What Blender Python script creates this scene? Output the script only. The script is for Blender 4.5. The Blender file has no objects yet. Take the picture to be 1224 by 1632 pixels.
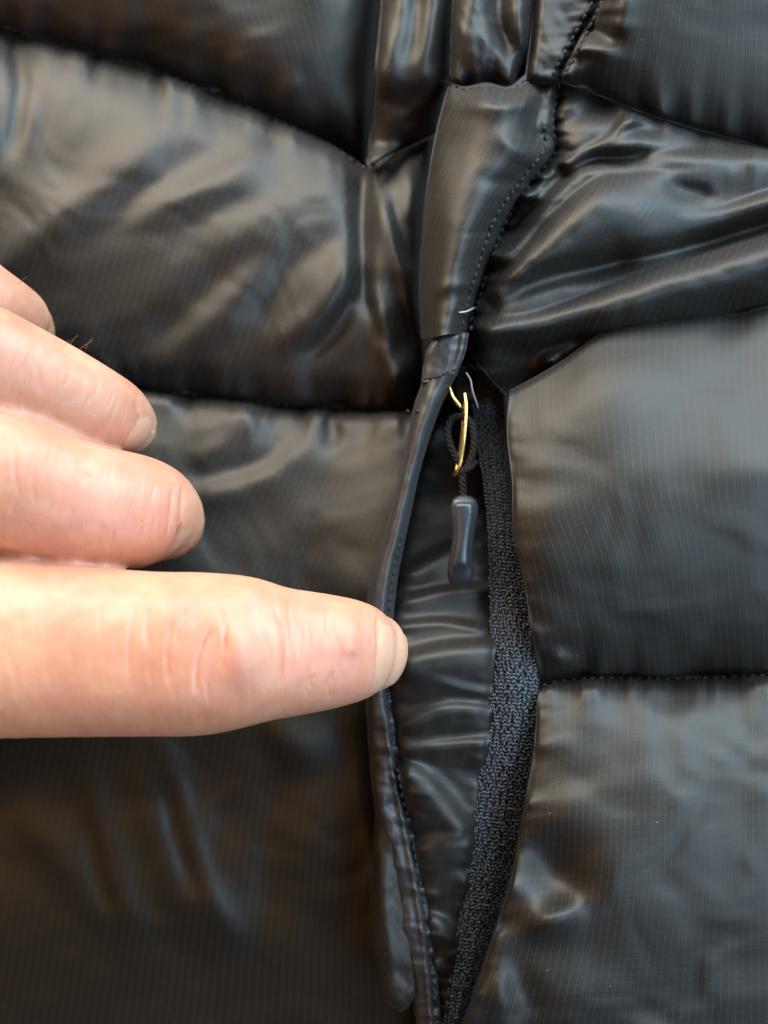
import bpy, bmesh, math, random
import numpy as np
from mathutils import Vector, Matrix

random.seed(7); np.random.seed(7)
scene = bpy.context.scene
COL = scene.collection
S = 1e-4            # one unit of the layout = 0.1 mm
D = 0.13            # camera height above the layout plane

# ------------------------------------------------------------------ camera
cam_d = bpy.data.cameras.new("camera")
cam = bpy.data.objects.new("camera", cam_d); COL.objects.link(cam)
cam.location = (0, 0, D)
cam_d.sensor_fit = 'VERTICAL'; cam_d.sensor_height = 24.0
cam_d.lens = 12.0 / (816 * S / D)
cam_d.clip_start = 0.005; cam_d.clip_end = 20
cam_d.dof.use_dof = True
cam_d.dof.focus_distance = D - 0.004
cam_d.dof.aperture_fstop = cam_d.lens / 3.5
scene.camera = cam

# ------------------------------------------------------------------ light
world = bpy.data.worlds.new("World"); scene.world = world
world.use_nodes = True
bg = world.node_tree.nodes["Background"]
bg.inputs[0].default_value = (0.90, 0.52, 0.23, 1); bg.inputs[1].default_value = 0.05

def area(name, loc, target, sx, sy, power, col):
    l = bpy.data.lights.new(name, 'AREA'); l.shape = 'RECTANGLE'
    l.size = sx; l.size_y = sy; l.energy = power; l.color = col
    o = bpy.data.objects.new(name, l); COL.objects.link(o)
    o.location = loc
    o.rotation_euler = (Vector(target) - Vector(loc)).to_track_quat('-Z', 'Y').to_euler()
    return o
area("window_light", (-0.30, 0.46, 0.20), (-0.03, 0, 0), 0.50, 0.28, 6.6, (1.0, 0.89, 0.73))
area("upper_window_light", (0.12, 0.56, 0.32), (0.03, 0, 0), 0.50, 0.32, 6.4, (0.76, 0.90, 1.0))
area("side_window_light", (0.46, 0.30, 0.38), (0.06, 0.01, 0), 0.46, 0.46, 9.0, (0.56, 0.80, 1.0))
area("low_window_light", (0.26, -0.20, 0.32), (0.04, -0.03, 0), 0.22, 0.22, 1.6, (0.52, 0.76, 1.0))
area("warm_room_light", (-0.26, -0.09, 0.24), (-0.06, -0.02, 0), 0.18, 0.46, 0.46, (1.0, 0.56, 0.18))

scene.view_settings.view_transform = 'Standard'
scene.view_settings.look = 'None'
scene.view_settings.exposure = 0.0
scene.view_settings.gamma = 1.0

# ------------------------------------------------------------------ helpers
def P(px, py, z):
    k = (D - z * S) / D
    return np.stack([(px - 612) * S * k, (816 - py) * S * k, z * S * np.ones_like(px * 1.0)], -1)

def vnoise(x, y, seed=0):
    r = np.random.RandomState(seed).rand(256, 256) * 2 - 1
    xi = np.floor(x).astype(int); yi = np.floor(y).astype(int)
    fx = x - xi; fy = y - yi
    fx = fx * fx * fx * (fx * (fx * 6 - 15) + 10); fy = fy * fy * fy * (fy * (fy * 6 - 15) + 10)
    a = r[xi % 256, yi % 256]; b = r[(xi + 1) % 256, yi % 256]
    c = r[xi % 256, (yi + 1) % 256]; d = r[(xi + 1) % 256, (yi + 1) % 256]
    return (a * (1 - fx) + b * fx) * (1 - fy) + (c * (1 - fx) + d * fx) * fy

def fbm(x, y, seed=0, octv=3):
    s = 0; a = 1
    for i in range(octv):
        s = s + a * vnoise(x * 2 ** i + 17.3 * i, y * 2 ** i + 9.1 * i, seed + i); a *= 0.5
    return s

def curve(pts, n):
    """Catmull-Rom through pts, n samples evenly spaced by arc length."""
    p = np.array(pts, float)
    q = np.vstack([2 * p[0] - p[1], p, 2 * p[-1] - p[-2]])
    out = []
    t = np.linspace(0, 1, 24, endpoint=False)[:, None]
    for i in range(1, len(q) - 2):
        a, b, c, d = q[i - 1], q[i], q[i + 1], q[i + 2]
        out.append(0.5 * (2 * b + (c - a) * t + (2 * a - 5 * b + 4 * c - d) * t ** 2 + (3 * b - a - 3 * c + d) * t ** 3))
    out = np.vstack(out + [p[-1:]])
    L = np.r_[0, np.cumsum(np.linalg.norm(np.diff(out[:, :2], axis=0), axis=1))]
    s = np.linspace(0, L[-1], n)
    return np.stack([np.interp(s, L, out[:, k]) for k in range(p.shape[1])], -1)

def sst(a, b, x):
    t = np.clip((x - a) / (b - a), 0, 1); return t * t * (3 - 2 * t)

def ridge(X, Y, pts, w, h, w2=None, ends=(0.25, 0.25)):
    """height of a fold following pts; w / w2 = half widths on its right / left side (a smooth sum of soft dabs)."""
    ln = np.sum(np.linalg.norm(np.diff(np.array(pts, float), axis=0), axis=1))
    w0 = min(w, w2 or w); n = max(6, int(ln / (w0 * 0.55)) + 2)
    c = curve(pts, n); ds = ln / (n - 1)
    T = np.gradient(c, axis=0); T /= np.linalg.norm(T, axis=1)[:, None] + 1e-9
    nr = np.stack([-T[:, 1], T[:, 0]], -1)               # to the right of travel (y down)
    t = np.linspace(0, 1, n); tp = np.ones(n)
    if ends[0] > 0: tp *= sst(-0.02, ends[0], t)
    if ends[1] > 0: tp *= sst(-0.02, ends[1], 1 - t)
    out = np.zeros_like(X)
    def dabs(cc, ww, hh):
        W = 3.2 * ww
        m = (X > cc[:, 0].min() - W) & (X < cc[:, 0].max() + W) & (Y > cc[:, 1].min() - W) & (Y < cc[:, 1].max() + W)
        if not m.any(): return
        x = X[m]; y = Y[m]; a = np.zeros_like(x); k = ds / (ww * math.sqrt(math.pi))
        for q in range(n):
            if tp[q] > 0: a += tp[q] * k * np.exp(-((x - cc[q, 0]) ** 2 + (y - cc[q, 1]) ** 2) / ww ** 2)
        out[m] += hh * a
    if w2 and w2 != w:
        lo, hi = min(w, w2), max(w, w2); sg = 1 if w > w2 else -1
        dabs(c, lo, 0.5 * h); dabs(c + nr * sg * (hi - lo) * 0.75, hi, 0.6 * h)
    else: dabs(c, w, h)
    return out

def pile(X, Y, strokes, kw=1.45, kh=1.15):
    z = np.zeros_like(X)
    for s in strokes:
        e = dict(s[3]) if len(s) > 3 else {}
        if 'w2' in e: e['w2'] *= kw
        z += ridge(X, Y, s[0], s[1] * kw, s[2] * kh, **e)
    return z

def roll(X, Y, pts, W0, W1, h, p=0.95, ends=(.15, .1)):
    """rounded fold whose upper edge follows pts (travelling right) and which swells to the right of travel."""
    ln = np.sum(np.linalg.norm(np.diff(np.array(pts, float), axis=0), axis=1)); n = int(ln / 3) + 4
    c = curve(pts, n); T = np.gradient(c, axis=0); T /= np.linalg.norm(T, axis=1)[:, None] + 1e-9
    Wm = max(W0, W1) * 1.6; out = np.zeros_like(X)
    m = (X > c[:, 0].min() - Wm) & (X < c[:, 0].max() + Wm) & (Y > c[:, 1].min() - Wm) & (Y < c[:, 1].max() + Wm)
    x = X[m]; y = Y[m]; best = np.full(x.shape, 1e12); idx = np.zeros(x.shape, int)
    for i in range(n):
        d = (x - c[i, 0]) ** 2 + (y - c[i, 1]) ** 2; k = d < best; best[k] = d[k]; idx[k] = i
    sd = T[idx, 0] * (y - c[idx, 1]) - T[idx, 1] * (x - c[idx, 0]); al = np.abs(T[idx, 0] * (x - c[idx, 0]) + T[idx, 1] * (y - c[idx, 1]))
    t = idx / (n - 1); W = W0 + (W1 - W0) * t
    W = W * 1.35; q = np.clip(sd / W, 0, 1); f = q ** p * (1 - q) ** (2.2 * p + .5) / ((p / (3.2 * p + .5)) ** p * ((2.2 * p + .5) / (3.2 * p + .5)) ** (2.2 * p + .5))
    f = f * np.exp(-(np.maximum(al - 3, 0) / 40) ** 2)
    tp = sst(-0.02, ends[0], t) if ends[0] else 1.0
    if ends[1]: tp = tp * sst(-0.02, ends[1], 1 - t)
    out[m] = h * f * tp * W / (max(W0, W1) * 1.35)
    mix = np.zeros_like(X); mix[m] = sst(.2, .5, q); b = out.copy()
    for _ in range(60):                                  # the inner side of a bend is eased
        b[1:-1] = (b[:-2] + 2 * b[1:-1] + b[2:]) / 4; b[:, 1:-1] = (b[:, :-2] + 2 * b[:, 1:-1] + b[:, 2:]) / 4
    return out * (1 - mix) + b * mix

def pit(X, Y, cx, cy, rx, ry, h, ang=0):
    a = math.radians(ang); dx = X - cx; dy = Y - cy
    u = dx * math.cos(a) + dy * math.sin(a); v = -dx * math.sin(a) + dy * math.cos(a)
    return h * np.exp(-(u / rx) ** 2 - (v / ry) ** 2)

def rnd(d, w):                                          # quarter-round shoulder
    return np.sqrt(np.clip(1 - (1 - np.clip(d / w, 0, 1)) ** 2, 0, 1))

def pucker(s, d, amp, lam, dec, seed):
    amp *= 2.0; dec *= 1.05; lam *= 1.15
    n = fbm(s / lam + 0.2 * vnoise(s / 90, d / 60, seed + 9), d / (lam * 6) + 3, seed, 2)
    n2 = vnoise(s / (lam * .42) + 7.7, d / (lam * 4), seed + 3)
    return amp * (n * np.exp(-d / dec) + 0.85 * n2 * np.exp(-d / (dec * .5))) * np.clip(d / 5, 0, 1)

def mesh_obj(name, verts, faces, mat, parent=None, uv=None, smooth=True):
    me = bpy.data.meshes.new(name)
    verts = np.asarray(verts, float)
    me.from_pydata(verts.tolist(), [], faces if isinstance(faces, list) else faces.tolist())
    if uv is not None:
        lay = me.uv_layers.new(name="UVMap")
        li = np.zeros(len(me.loops), np.int32); me.loops.foreach_get("vertex_index", li)
        lay.data.foreach_set("uv", np.asarray(uv, np.float32)[li].ravel())
    if smooth: me.polygons.foreach_set("use_smooth", np.ones(len(me.polygons), bool))
    me.materials.append(mat)
    me.update()
    o = bpy.data.objects.new(name, me); COL.objects.link(o)
    if parent is not None: adopt(o, parent)
    return o

def adopt(o, parent):
    o.parent = parent
    o.matrix_parent_inverse = Matrix.Translation(-ROOTLOC.get(parent.name, Vector((0, 0, 0))))
ROOTLOC = {}
def empty(name, loc, label, cat):
    o = bpy.data.objects.new(name, None); COL.objects.link(o)
    o.location = loc; o.empty_display_size = 0.01
    o['label'] = label; o['category'] = cat
    ROOTLOC[o.name] = Vector(loc)
    return o

PATCH = []
def patch(name, parent, mat, top, bottom, left, right, zf, res=3.0, skirt=(60, 14), uvrot=0.0, uvs=13.0, seed=0):
    lt = lambda p: np.sum(np.linalg.norm(np.diff(np.array(p, float), axis=0), axis=1))
    nu = int(max(lt(top), lt(bottom)) / res) + 2; nv = int(max(lt(left), lt(right)) / res) + 2
    T = curve(top, nu); B = curve(bottom, nu); L = curve(left, nv); R = curve(right, nv)
    u = np.linspace(0, 1, nu)[None, :, None]; v = np.linspace(0, 1, nv)[:, None, None]
    C = (1 - v) * T[None] + v * B[None] + (1 - u) * L[:, None] + u * R[:, None] \
        - ((1 - u) * (1 - v) * T[0] + u * (1 - v) * T[-1] + (1 - u) * v * B[0] + u * v * B[-1])
    X = C[..., 0]; Y = C[..., 1]
    hv = np.linalg.norm(B - T, axis=1)[None, :] ; hu = np.linalg.norm(R - L, axis=1)[:, None]
    U = u[..., 0] + 0 * X; V = v[..., 0] + 0 * X
    g = dict(X=X, Y=Y, u=U, v=V, dT=V * hv, dB=(1 - V) * hv, dL=U * hu, dR=(1 - U) * hu)
    Z = zf(g)
    if min(Z.shape) > 8:
        for _ in range(3):
            Z[1:-1] = (Z[:-2] + 2 * Z[1:-1] + Z[2:]) / 4
            Z[:, 1:-1] = (Z[:, :-2] + 2 * Z[:, 1:-1] + Z[:, 2:]) / 4
    PATCH.append((X.ravel(), Y.ravel(), Z.ravel()))
    # UV in fabric cells, gently bent
    wu = max(lt(top), lt(bottom)); wv = max(lt(left), lt(right))
    a = math.radians(uvrot)
    q = U * wu + 10 * vnoise(X / 240, Y / 240, seed + 50); r = V * wv + 10 * vnoise(X / 260, Y / 230, seed + 51)
    uu = (q * math.cos(a) - r * math.sin(a)) / uvs; vv = (q * math.sin(a) + r * math.cos(a)) / uvs
    W = P(X, Y, Z).reshape(-1, 3)
    idx = np.arange(nu * nv).reshape(nv, nu)
    F = [np.stack([idx[:-1, :-1], idx[1:, :-1], idx[1:, 1:], idx[:-1, 1:]], -1).reshape(-1, 4)]
    UV = [np.stack([uu, vv], -1).reshape(-1, 2)]
    verts = [W]; base = nu * nv
    # turned-under rim all round (real thickness at the seams)
    loop = np.r_[idx[:, 0], idx[-1, 1:], idx[::-1, -1][1:], idx[0, ::-1][1:-1]]
    cx, cy = X.mean(), Y.mean()
    lx = X.ravel()[loop]; ly = Y.ravel()[loop]; lz = Z.ravel()[loop]
    nx = np.roll(ly, -1) - np.roll(ly, 1); ny = -(np.roll(lx, -1) - np.roll(lx, 1)); nl = np.hypot(nx, ny) + 1e-6
    nx, ny = -nx / nl, -ny / nl
    ar = np.sum(lx * np.roll(ly, -1) - np.roll(lx, -1) * ly)
    if ar < 0: nx, ny = -nx, -ny
    prev = loop
    for f in (0.35, 1.0):
        ring = P(lx + nx * skirt[1] * f, ly + ny * skirt[1] * f, lz - skirt[0] * f)
        k = np.arange(len(loop)) + base
        verts.append(ring); UV.append(np.stack([uu.ravel()[loop], vv.ravel()[loop]], -1)); base += len(loop)
        F.append(np.stack([prev, k, np.roll(k, -1), np.roll(prev, -1)], -1)[:, ::-1])
        prev = k
    return mesh_obj(name, np.vstack(verts), np.vstack(F), mat, parent, np.vstack(UV))

def surf_z(px, py, r=7):
    z = -1e9
    for X, Y, Z in PATCH:
        m = (np.abs(X - px) < r) & (np.abs(Y - py) < r)
        if m.any():
            d = (X[m] - px) ** 2 + (Y[m] - py) ** 2
            zz = Z[m][np.argmin(d)]
            z = max(z, zz)
    return z

def tube(path, radius, n=8, caps=True, flat=1.0):
    """path (k,3) in metres; returns verts, faces"""
    path = np.asarray(path, float); k = len(path)
    rad = np.broadcast_to(np.asarray(radius, float), (k,))
    T = np.gradient(path, axis=0); T /= np.linalg.norm(T, axis=1)[:, None] + 1e-12
    ref = np.array([0, 0, 1.0]); V = []
    for i in range(k):
        s = np.cross(T[i], ref)
        if np.linalg.norm(s) < 1e-3: s = np.cross(T[i], [0, 1, 0])
        s /= np.linalg.norm(s); b = np.cross(s, T[i])
        for j in range(n):
            a = 2 * math.pi * j / n
            V.append(path[i] + rad[i] * (math.cos(a) * s + flat * math.sin(a) * b))
    F = []
    for i in range(k - 1):
        for j in range(n):
            F.append([i * n + j, i * n + (j + 1) % n, (i + 1) * n + (j + 1) % n, (i + 1) * n + j])
    if caps:
        F.append(list(range(n))[::-1]); F.append([(k - 1) * n + j for j in range(n)])
    return np.array(V), F

def cpath(pts, n):
    c = curve(pts, n); return P(c[:, 0], c[:, 1], c[:, 2])

# ------------------------------------------------------------------ materials
def new_mat(name):
    m = bpy.data.materials.new(name); m.use_nodes = True
    nt = m.node_tree; b = nt.nodes["Principled BSDF"]
    return m, nt, b
def N(nt, t, **kw):
    n = nt.nodes.new(t)
    for k, v in kw.items():
        if k.startswith('i_'): n.inputs[k[2:]].default_value = v
        else: setattr(n, k, v)
    return n
def M(nt, op, a, b=None, c=None, clamp=False):
    n = nt.nodes.new('ShaderNodeMath'); n.operation = op; n.use_clamp = clamp
    for i, x in enumerate((a, b, c)):
        if x is None: continue
        if isinstance(x, (int, float)): n.inputs[i].default_value = x
        else: nt.links.new(x, n.inputs[i])
    return n.outputs[0]

def fabric(name, base, rough, spec, line=1.0):
    m, nt, b = new_mat(name); lk = nt.links.new
    tc = N(nt, 'ShaderNodeTexCoord'); sep = N(nt, 'ShaderNodeSeparateXYZ'); lk(tc.outputs['UV'], sep.inputs[0])
    def ln(o, half):
        f = M(nt, 'ABSOLUTE', M(nt, 'SUBTRACT', M(nt, 'FRACT', o), 0.5))
        return M(nt, 'SUBTRACT', 1.0, M(nt, 'DIVIDE', f, half, clamp=True), clamp=True)
    lu = ln(sep.outputs[0], 0.11); lv = ln(sep.outputs[1], 0.10)
    nz = N(nt, 'ShaderNodeTexNoise'); nz.inputs['Scale'].default_value = 1.3; nz.inputs['Detail'].default_value = 3
    lk(tc.outputs['UV'], nz.inputs['Vector'])
    brk = M(nt, 'MULTIPLY_ADD', nz.outputs[0], 1.6, -0.3, clamp=True)
    wv = N(nt, 'ShaderNodeTexNoise'); wv.inputs['Scale'].default_value = 9.0; wv.inputs['Detail'].default_value = 1
    lk(tc.outputs['UV'], wv.inputs['Vector'])
    grid = M(nt, 'MAXIMUM', M(nt, 'MULTIPLY', lu, brk), M(nt, 'MULTIPLY', M(nt, 'MULTIPLY', lv, 0.45), brk))
    # fine twill
    tw = M(nt, 'SINE', M(nt, 'MULTIPLY', M(nt, 'ADD', sep.outputs[0], M(nt, 'MULTIPLY', sep.outputs[1], 0.8)), 26.0))
    hgt = M(nt, 'ADD', M(nt, 'MULTIPLY', grid, 1.0), M(nt, 'ADD', M(nt, 'MULTIPLY', tw, 0.10), M(nt, 'MULTIPLY', wv.outputs[0], 0.35)))
    bp = N(nt, 'ShaderNodeBump'); bp.inputs['Strength'].default_value = 0.26 * line; bp.inputs['Distance'].default_value = 0.00012
    lk(hgt, bp.inputs['Height']); lk(bp.outputs[0], b.inputs['Normal'])
    mx = N(nt, 'ShaderNodeMix', data_type='RGBA')
    mx.inputs[6].default_value = (*base, 1); mx.inputs[7].default_value = (base[0] * 3 + .013, base[1] * 3 + .013, base[2] * 3 + .014, 1)
    lk(M(nt, 'MULTIPLY', grid, 0.85 * line), mx.inputs[0]); lk(mx.outputs[2], b.inputs['Base Color'])
    rg = M(nt, 'ADD', M(nt, 'MULTIPLY', wv.outputs[0], 0.10), M(nt, 'ADD', M(nt, 'MULTIPLY', grid, 0.06), rough - 0.05))
    lk(rg, b.inputs['Roughness'])
    b.inputs['Specular IOR Level'].default_value = spec
    b.inputs['Specular Tint'].default_value = (1.0, 0.94, 0.86, 1)
    b.inputs['Sheen Weight'].default_value = 0.02; b.inputs['Sheen Roughness'].default_value = 0.4
    return m

FAB = fabric("ripstop_nylon", (0.0058, 0.0046, 0.0036), 0.55, 0.55)
FAB2 = fabric("smooth_nylon", (0.0058, 0.0046, 0.0038), 0.53, 0.52, 0.35)
TAPEF = fabric("binding_nylon", (0.020, 0.018, 0.019), 0.48, 0.6, 0.4)

def plain(name, col, rough, metal=0.0, spec=0.5, nscale=None, nstr=0.2, dist=5e-5):
    m, nt, b = new_mat(name)
    b.inputs['Base Color'].default_value = (*col, 1); b.inputs['Roughness'].default_value = rough
    b.inputs['Metallic'].default_value = metal; b.inputs['Specular IOR Level'].default_value = spec
    if nscale:
        t = N(nt, 'ShaderNodeTexNoise'); t.inputs['Scale'].default_value = nscale; t.inputs['Detail'].default_value = 4
        tc = N(nt, 'ShaderNodeTexCoord'); nt.links.new(tc.outputs['Object'], t.inputs['Vector'])
        bp = N(nt, 'ShaderNodeBump'); bp.inputs['Strength'].default_value = nstr; bp.inputs['Distance'].default_value = dist
        nt.links.new(t.outputs[0], bp.inputs['Height']); nt.links.new(bp.outputs[0], b.inputs['Normal'])
        mx = N(nt, 'ShaderNodeMix', data_type='RGBA'); mx.inputs[6].default_value = (*[c * .75 for c in col], 1); mx.inputs[7].default_value = (*[min(1, c * 1.25) for c in col], 1)
        nt.links.new(t.outputs[0], mx.inputs[0]); nt.links.new(mx.outputs[2], b.inputs['Base Color'])
    return m
THREAD = plain("sewing_thread", (0.013, 0.011, 0.010), 0.6, spec=0.35, nscale=9000)
KNIT = plain("knit_yarn", (0.044, 0.051, 0.064), 0.42, spec=0.6, nscale=12000, nstr=0.4)
TAPE_BASE = plain("tape_base", (0.008, 0.008, 0.009), 0.8, nscale=8000)
BRASS = plain("brass_wire", (0.62, 0.42, 0.16), 0.32, metal=1.0, nscale=3000, nstr=0.1)
CORD = plain("braided_cord", (0.008, 0.0055, 0.003), 0.75, spec=0.2, nscale=9000, nstr=0.4)
RUBBER = plain("grey_rubber", (0.020, 0.023, 0.026), 0.36, spec=0.6, nscale=6000, nstr=0.10)
SLIDER = plain("blackened_metal", (0.02, 0.017, 0.014), 0.4, metal=0.6, nscale=3000)
PALE = plain("pale_fibre", (0.55, 0.53, 0.50), 0.5)
GREYF = plain("grey_fibre", (0.16, 0.14, 0.14), 0.5)
HAIR = plain("fine_hair", (0.22, 0.15, 0.10), 0.5)

# ------------------------------------------------------------------ the jacket
jacket = empty("down_jacket", (0, 0, -0.058), "black quilted down jacket of shiny ripstop fabric with its side pocket lying open", "jacket")

# shared seam lines
seamA = [(-170, -25), (0, 38), (130, 78), (250, 112), (400, 172), (520, 228), (585, 268)]
seamB = [(-170, 545), (100, 600), (240, 620), (340, 632), (440, 643), (560, 652), (672, 655)]
seamC = [(862, 1092), (900, 1082), (980, 1078), (1080, 1080), (1224, 1074), (1400, 1066)]
plk_right = [(852, 128), (878, 190), (880, 240), (845, 285), (800, 352), (772, 430), (756, 480), (745, 530)]
plk_left = [(716, 128), (694, 215), (676, 330), (668, 450), (671, 535)]
welt_left = [(674, 606), (656, 660), (638, 750), (612, 850), (590, 925), (581, 990), (582, 1100), (588, 1200), (598, 1300), (616, 1400), (636, 1490), (655, 1590), (690, 1760)]
welt_right = [(730, 592), (702, 650), (672, 740), (650, 840), (634, 920), (626, 1000), (626, 1080), (632, 1150), (642, 1220), (658, 1300), (677, 1400), (692, 1500), (701, 1600), (712, 1760)]
zip_left = [(742, 590), (752, 650), (762, 720), (774, 800), (779, 900), (781, 1000), (776, 1110), (768, 1200), (752, 1330), (735, 1440), (718, 1540), (706, 1640), (700, 1760)]
zip_right = [(802, 590), (806, 690), (810, 780), (820, 860), (838, 950), (850, 1030), (858, 1100), (848, 1200), (833, 1290), (812, 1400), (782, 1500), (752, 1590), (728, 1660), (712, 1760)]

def wr(X, Y, amp, lam, seed):                            # soft random crumple
    wx = X + 40 * vnoise(X / 130, Y / 130, seed + 5); wy = Y + 40 * vnoise(X / 130, Y / 130, seed + 6)
    return amp * fbm(wx / lam, wy / lam, seed, 3)

# upper left dark baffle
def z_L0(g):
    X, Y = g['X'], g['Y']
    z = -175 - 85 - 0.05 * np.clip(600 - X, 0, 700) + 95 * rnd(g['dB'], 190) * rnd(g['dR'], 110)
    z += 0.24 * np.clip(230 - Y, -100, 500) - 0.10 * np.clip(X - 300, 0, 300)
    z += pucker(X, g['dB'], 12, 42, 45, 3) + wr(X, Y, 6, 120, 4)
    z += pile(X, Y, [([(430, 190), (440, 165), (470, 120)], 12, 10), ([(330, 30), (420, 90), (500, 110)], 40, 10)])
    return z
patch("baffle", jacket, FAB, [(-170, -200), (200, -200), (622, -200)], seamA, [(-170, -200), (-170, -100), (-170, -25)],
      [(622, -200), (608, 0), (598, 110), (585, 268)], z_L0, res=4, uvrot=18, seed=1)

# gathered strip beside the placket, top
def z_T1(g):
    X, Y = g['X'], g['Y']
    z = -150 + 60 * rnd(g['dL'], 50) * rnd(g['dR'], 40) * rnd(g['dB'], 90)
    z += pile(X, Y, [([(690, -120), (690, 0), (672, 80), (655, 125)], 16, 34), ([(640, -80), (640, 20), (612, 110), (596, 180)], 14, 26),
                     ([(612, -40), (612, 60), (600, 140)], 8, 10), ([(664, -60), (662, 60), (645, 110)], 10, -22)], 1.8, 0.9)
    z -= 55 * sst(110, 200, Y) * (1 - sst(225, 262, Y))
    return z + wr(X, Y, 5, 60, 12)
patch("side_strip", jacket, FAB2, [(622, -200), (690, -200), (748, -200)], [(585, 268), (636, 240), (696, 212)],
      [(622, -200), (608, 0), (598, 110), (585, 268)], [(748, -200), (722, 0), (716, 128), (696, 212)], z_T1, res=3, uvrot=70, seed=2)

# big left baffle with diagonal folds
def z_L1(g):
    X, Y = g['X'], g['Y']
    z = -165 - 85 - 0.05 * np.clip(600 - X, 0, 700) + 45 * rnd(g['dT'], 26) * rnd(g['dB'], 60) + 76 * np.sin(math.pi * g['v'] ** 0.8) ** 0.9
    z = z - 60 * (1 - rnd(g['dR'], 60)) + 12 * sst(0, 90, g['dT'])
    z += pile(X, Y, [
        ([(-60, 480), (60, 375), (130, 330), (185, 286), (250, 232), (310, 185)], 30, 22),
        ([(150, 375), (250, 285), (330, 250), (410, 205)], 20, -15, dict(w2=30)),
        ([(200, 375), (260, 315), (330, 302), (385, 268), (440, 215)], 26, 17, dict(w2=18)),
        ([(250, 420), (340, 340), (420, 310), (500, 250)], 24, -14),
        ([(180, 520), (330, 405), (400, 362), (470, 330)], 40, 10),
        ([(225, 610), (280, 565), (335, 515), (400, 458), (450, 405)], 24, 22),
        ([(230, 560), (300, 490), (370, 430), (450, 370)], 22, -14),
        ([(412, 540), (425, 480), (470, 420), (565, 355)], 22, -26, dict(w2=28)),
        ([(420, 548), (455, 535), (500, 500), (535, 450), (570, 385)], 24, 26, dict(w2=16)),
        ([(480, 575), (520, 548), (548, 505), (575, 460)], 13, -24),
        ([(320, 600), (380, 560), (420, 560)], 20, 8),
        ([(6, 55), (34, 115), (30, 180), (10, 260)], 12, -28), ([(60, 75), (48, 130), (44, 220)], 14, 10),
        ([(-30, 90), (0, 190), (-10, 300)], 30, 16),
        ([(584, 245), (578, 330), (577, 420), (585, 520)], 13, -62, dict(ends=(0.05, 0.3))),
        ([(596, 440), (606, 520), (620, 580), (634, 618), (650, 560)], 11, 38, dict(w2=14, ends=(.3, .1))),
        ([(612, 560), (600, 520), (588, 470)], 9, -24),
        ([(598, 275), (618, 360), (642, 440), (655, 520)], 14, 24), ([(640, 262), (655, 300), (650, 360)], 10, 15),
        ([(622, 300), (640, 380), (655, 430)], 8, -18), ([(660, 585), (640, 480), (618, 420)], 7, -18),
        ([(500, 250), (540, 330), (530, 420)], 40, 10),
    ], 1.3, 0.62)
    z += pucker(X, g['dT'], 13, 34, 32, 21) + pucker(X, g['dB'], 11, 34, 28, 23)
    z += wr(X, Y, 5, 110, 25)
    return z
patch("baffle", jacket, FAB, seamA[:-1] + [(585, 268), (636, 240), (696, 212)], seamB, [(-170, -25), (-170, 260), (-170, 545)],
      [(696, 212), (676, 330), (668, 450), (674, 560), (672, 655)], z_L1, res=2.6, uvrot=-16, seed=3)

# lower left baffle
def z_L2(g):
    X, Y = g['X'], g['Y']
    z = -168 - 85 - 0.05 * np.clip(600 - X, 0, 700) + 50 * rnd(g['dT'], 26) * rnd(g['dB'], 150) + 80 * np.sin(math.pi * g['v'] ** 0.75) ** 0.9
    z += -30 * sst(900, 1250, Y) - 0.22 * np.clip(600 - X, 0, 700) * sst(1050, 1300, Y) - 110 * (1 - rnd(g['dR'], 46)) * sst(1050, 1250, Y) + 40 * (1 - sst(0, 130, g['dR'])) * (1 - sst(930, 1080, Y))
    z += pile(X, Y, [
        ([(300, 740), (345, 712), (395, 678), (445, 654)], 15, 17),
        ([(300, 690), (350, 672), (400, 655)], 10, 8),
        ([(290, 800), (400, 764), (470, 718), (512, 668)], 20, 22, dict(w2=13)),
        ([(290, 768), (420, 738), (490, 682)], 13, -16),
        ([(520, 655), (532, 690), (520, 720)], 8, -16), ([(545, 660), (560, 700)], 10, 9),
        ([(430, 930), (490, 800), (560, 740), (650, 670)], 45, 12),
        ([(340, 880), (400, 830), (430, 790)], 40, -14),
        ([(420, 1140), (450, 1180), (480, 1195), (520, 1170)], 22, 30), ([(400, 1130), (420, 1190), (440, 1230)], 12, -10),
        ([(230, 1140), (270, 1240), (300, 1330), (328, 1420), (372, 1488), (405, 1470)], 12, 22, dict(w2=18)),
        ([(205, 1160), (240, 1310), (290, 1430), (355, 1512)], 16, 18, dict(w2=22)),
        ([(120, 1170), (160, 1320), (196, 1430), (215, 1560)], 13, 20, dict(w2=22)),
        ([(20, 1290), (65, 1335), (115, 1400), (180, 1495)], 16, 18, dict(w2=26)),
        ([(262, 1220), (285, 1340), (320, 1440)], 9, -14), ([(140, 1290), (150, 1380), (185, 1470)], 10, -12),
        ([(440, 1210), (432, 1350), (425, 1500)], 20, -16), ([(480, 1230), (500, 1330), (490, 1450)], 34, 12),
        ([(380, 1310), (385, 1335)], 16, -6),
    ], 1.7, 0.75)
    z += pucker(X, g['dT'], 12, 34, 30, 33) + wr(X, Y, 5, 120, 35)
    return z
patch("baffle", jacket, FAB, seamB, [(-170, 1790), (200, 1790), (720, 1790)], [(-170, 545), (-170, 1100), (-170, 1790)],
      [(672, 655), (650, 740), (624, 850), (606, 925), (598, 990), (600, 1100), (608, 1200), (620, 1300), (646, 1420), (672, 1530), (700, 1630), (720, 1790)],
      z_L2, res=3, uvrot=-14, seed=4)

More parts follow.
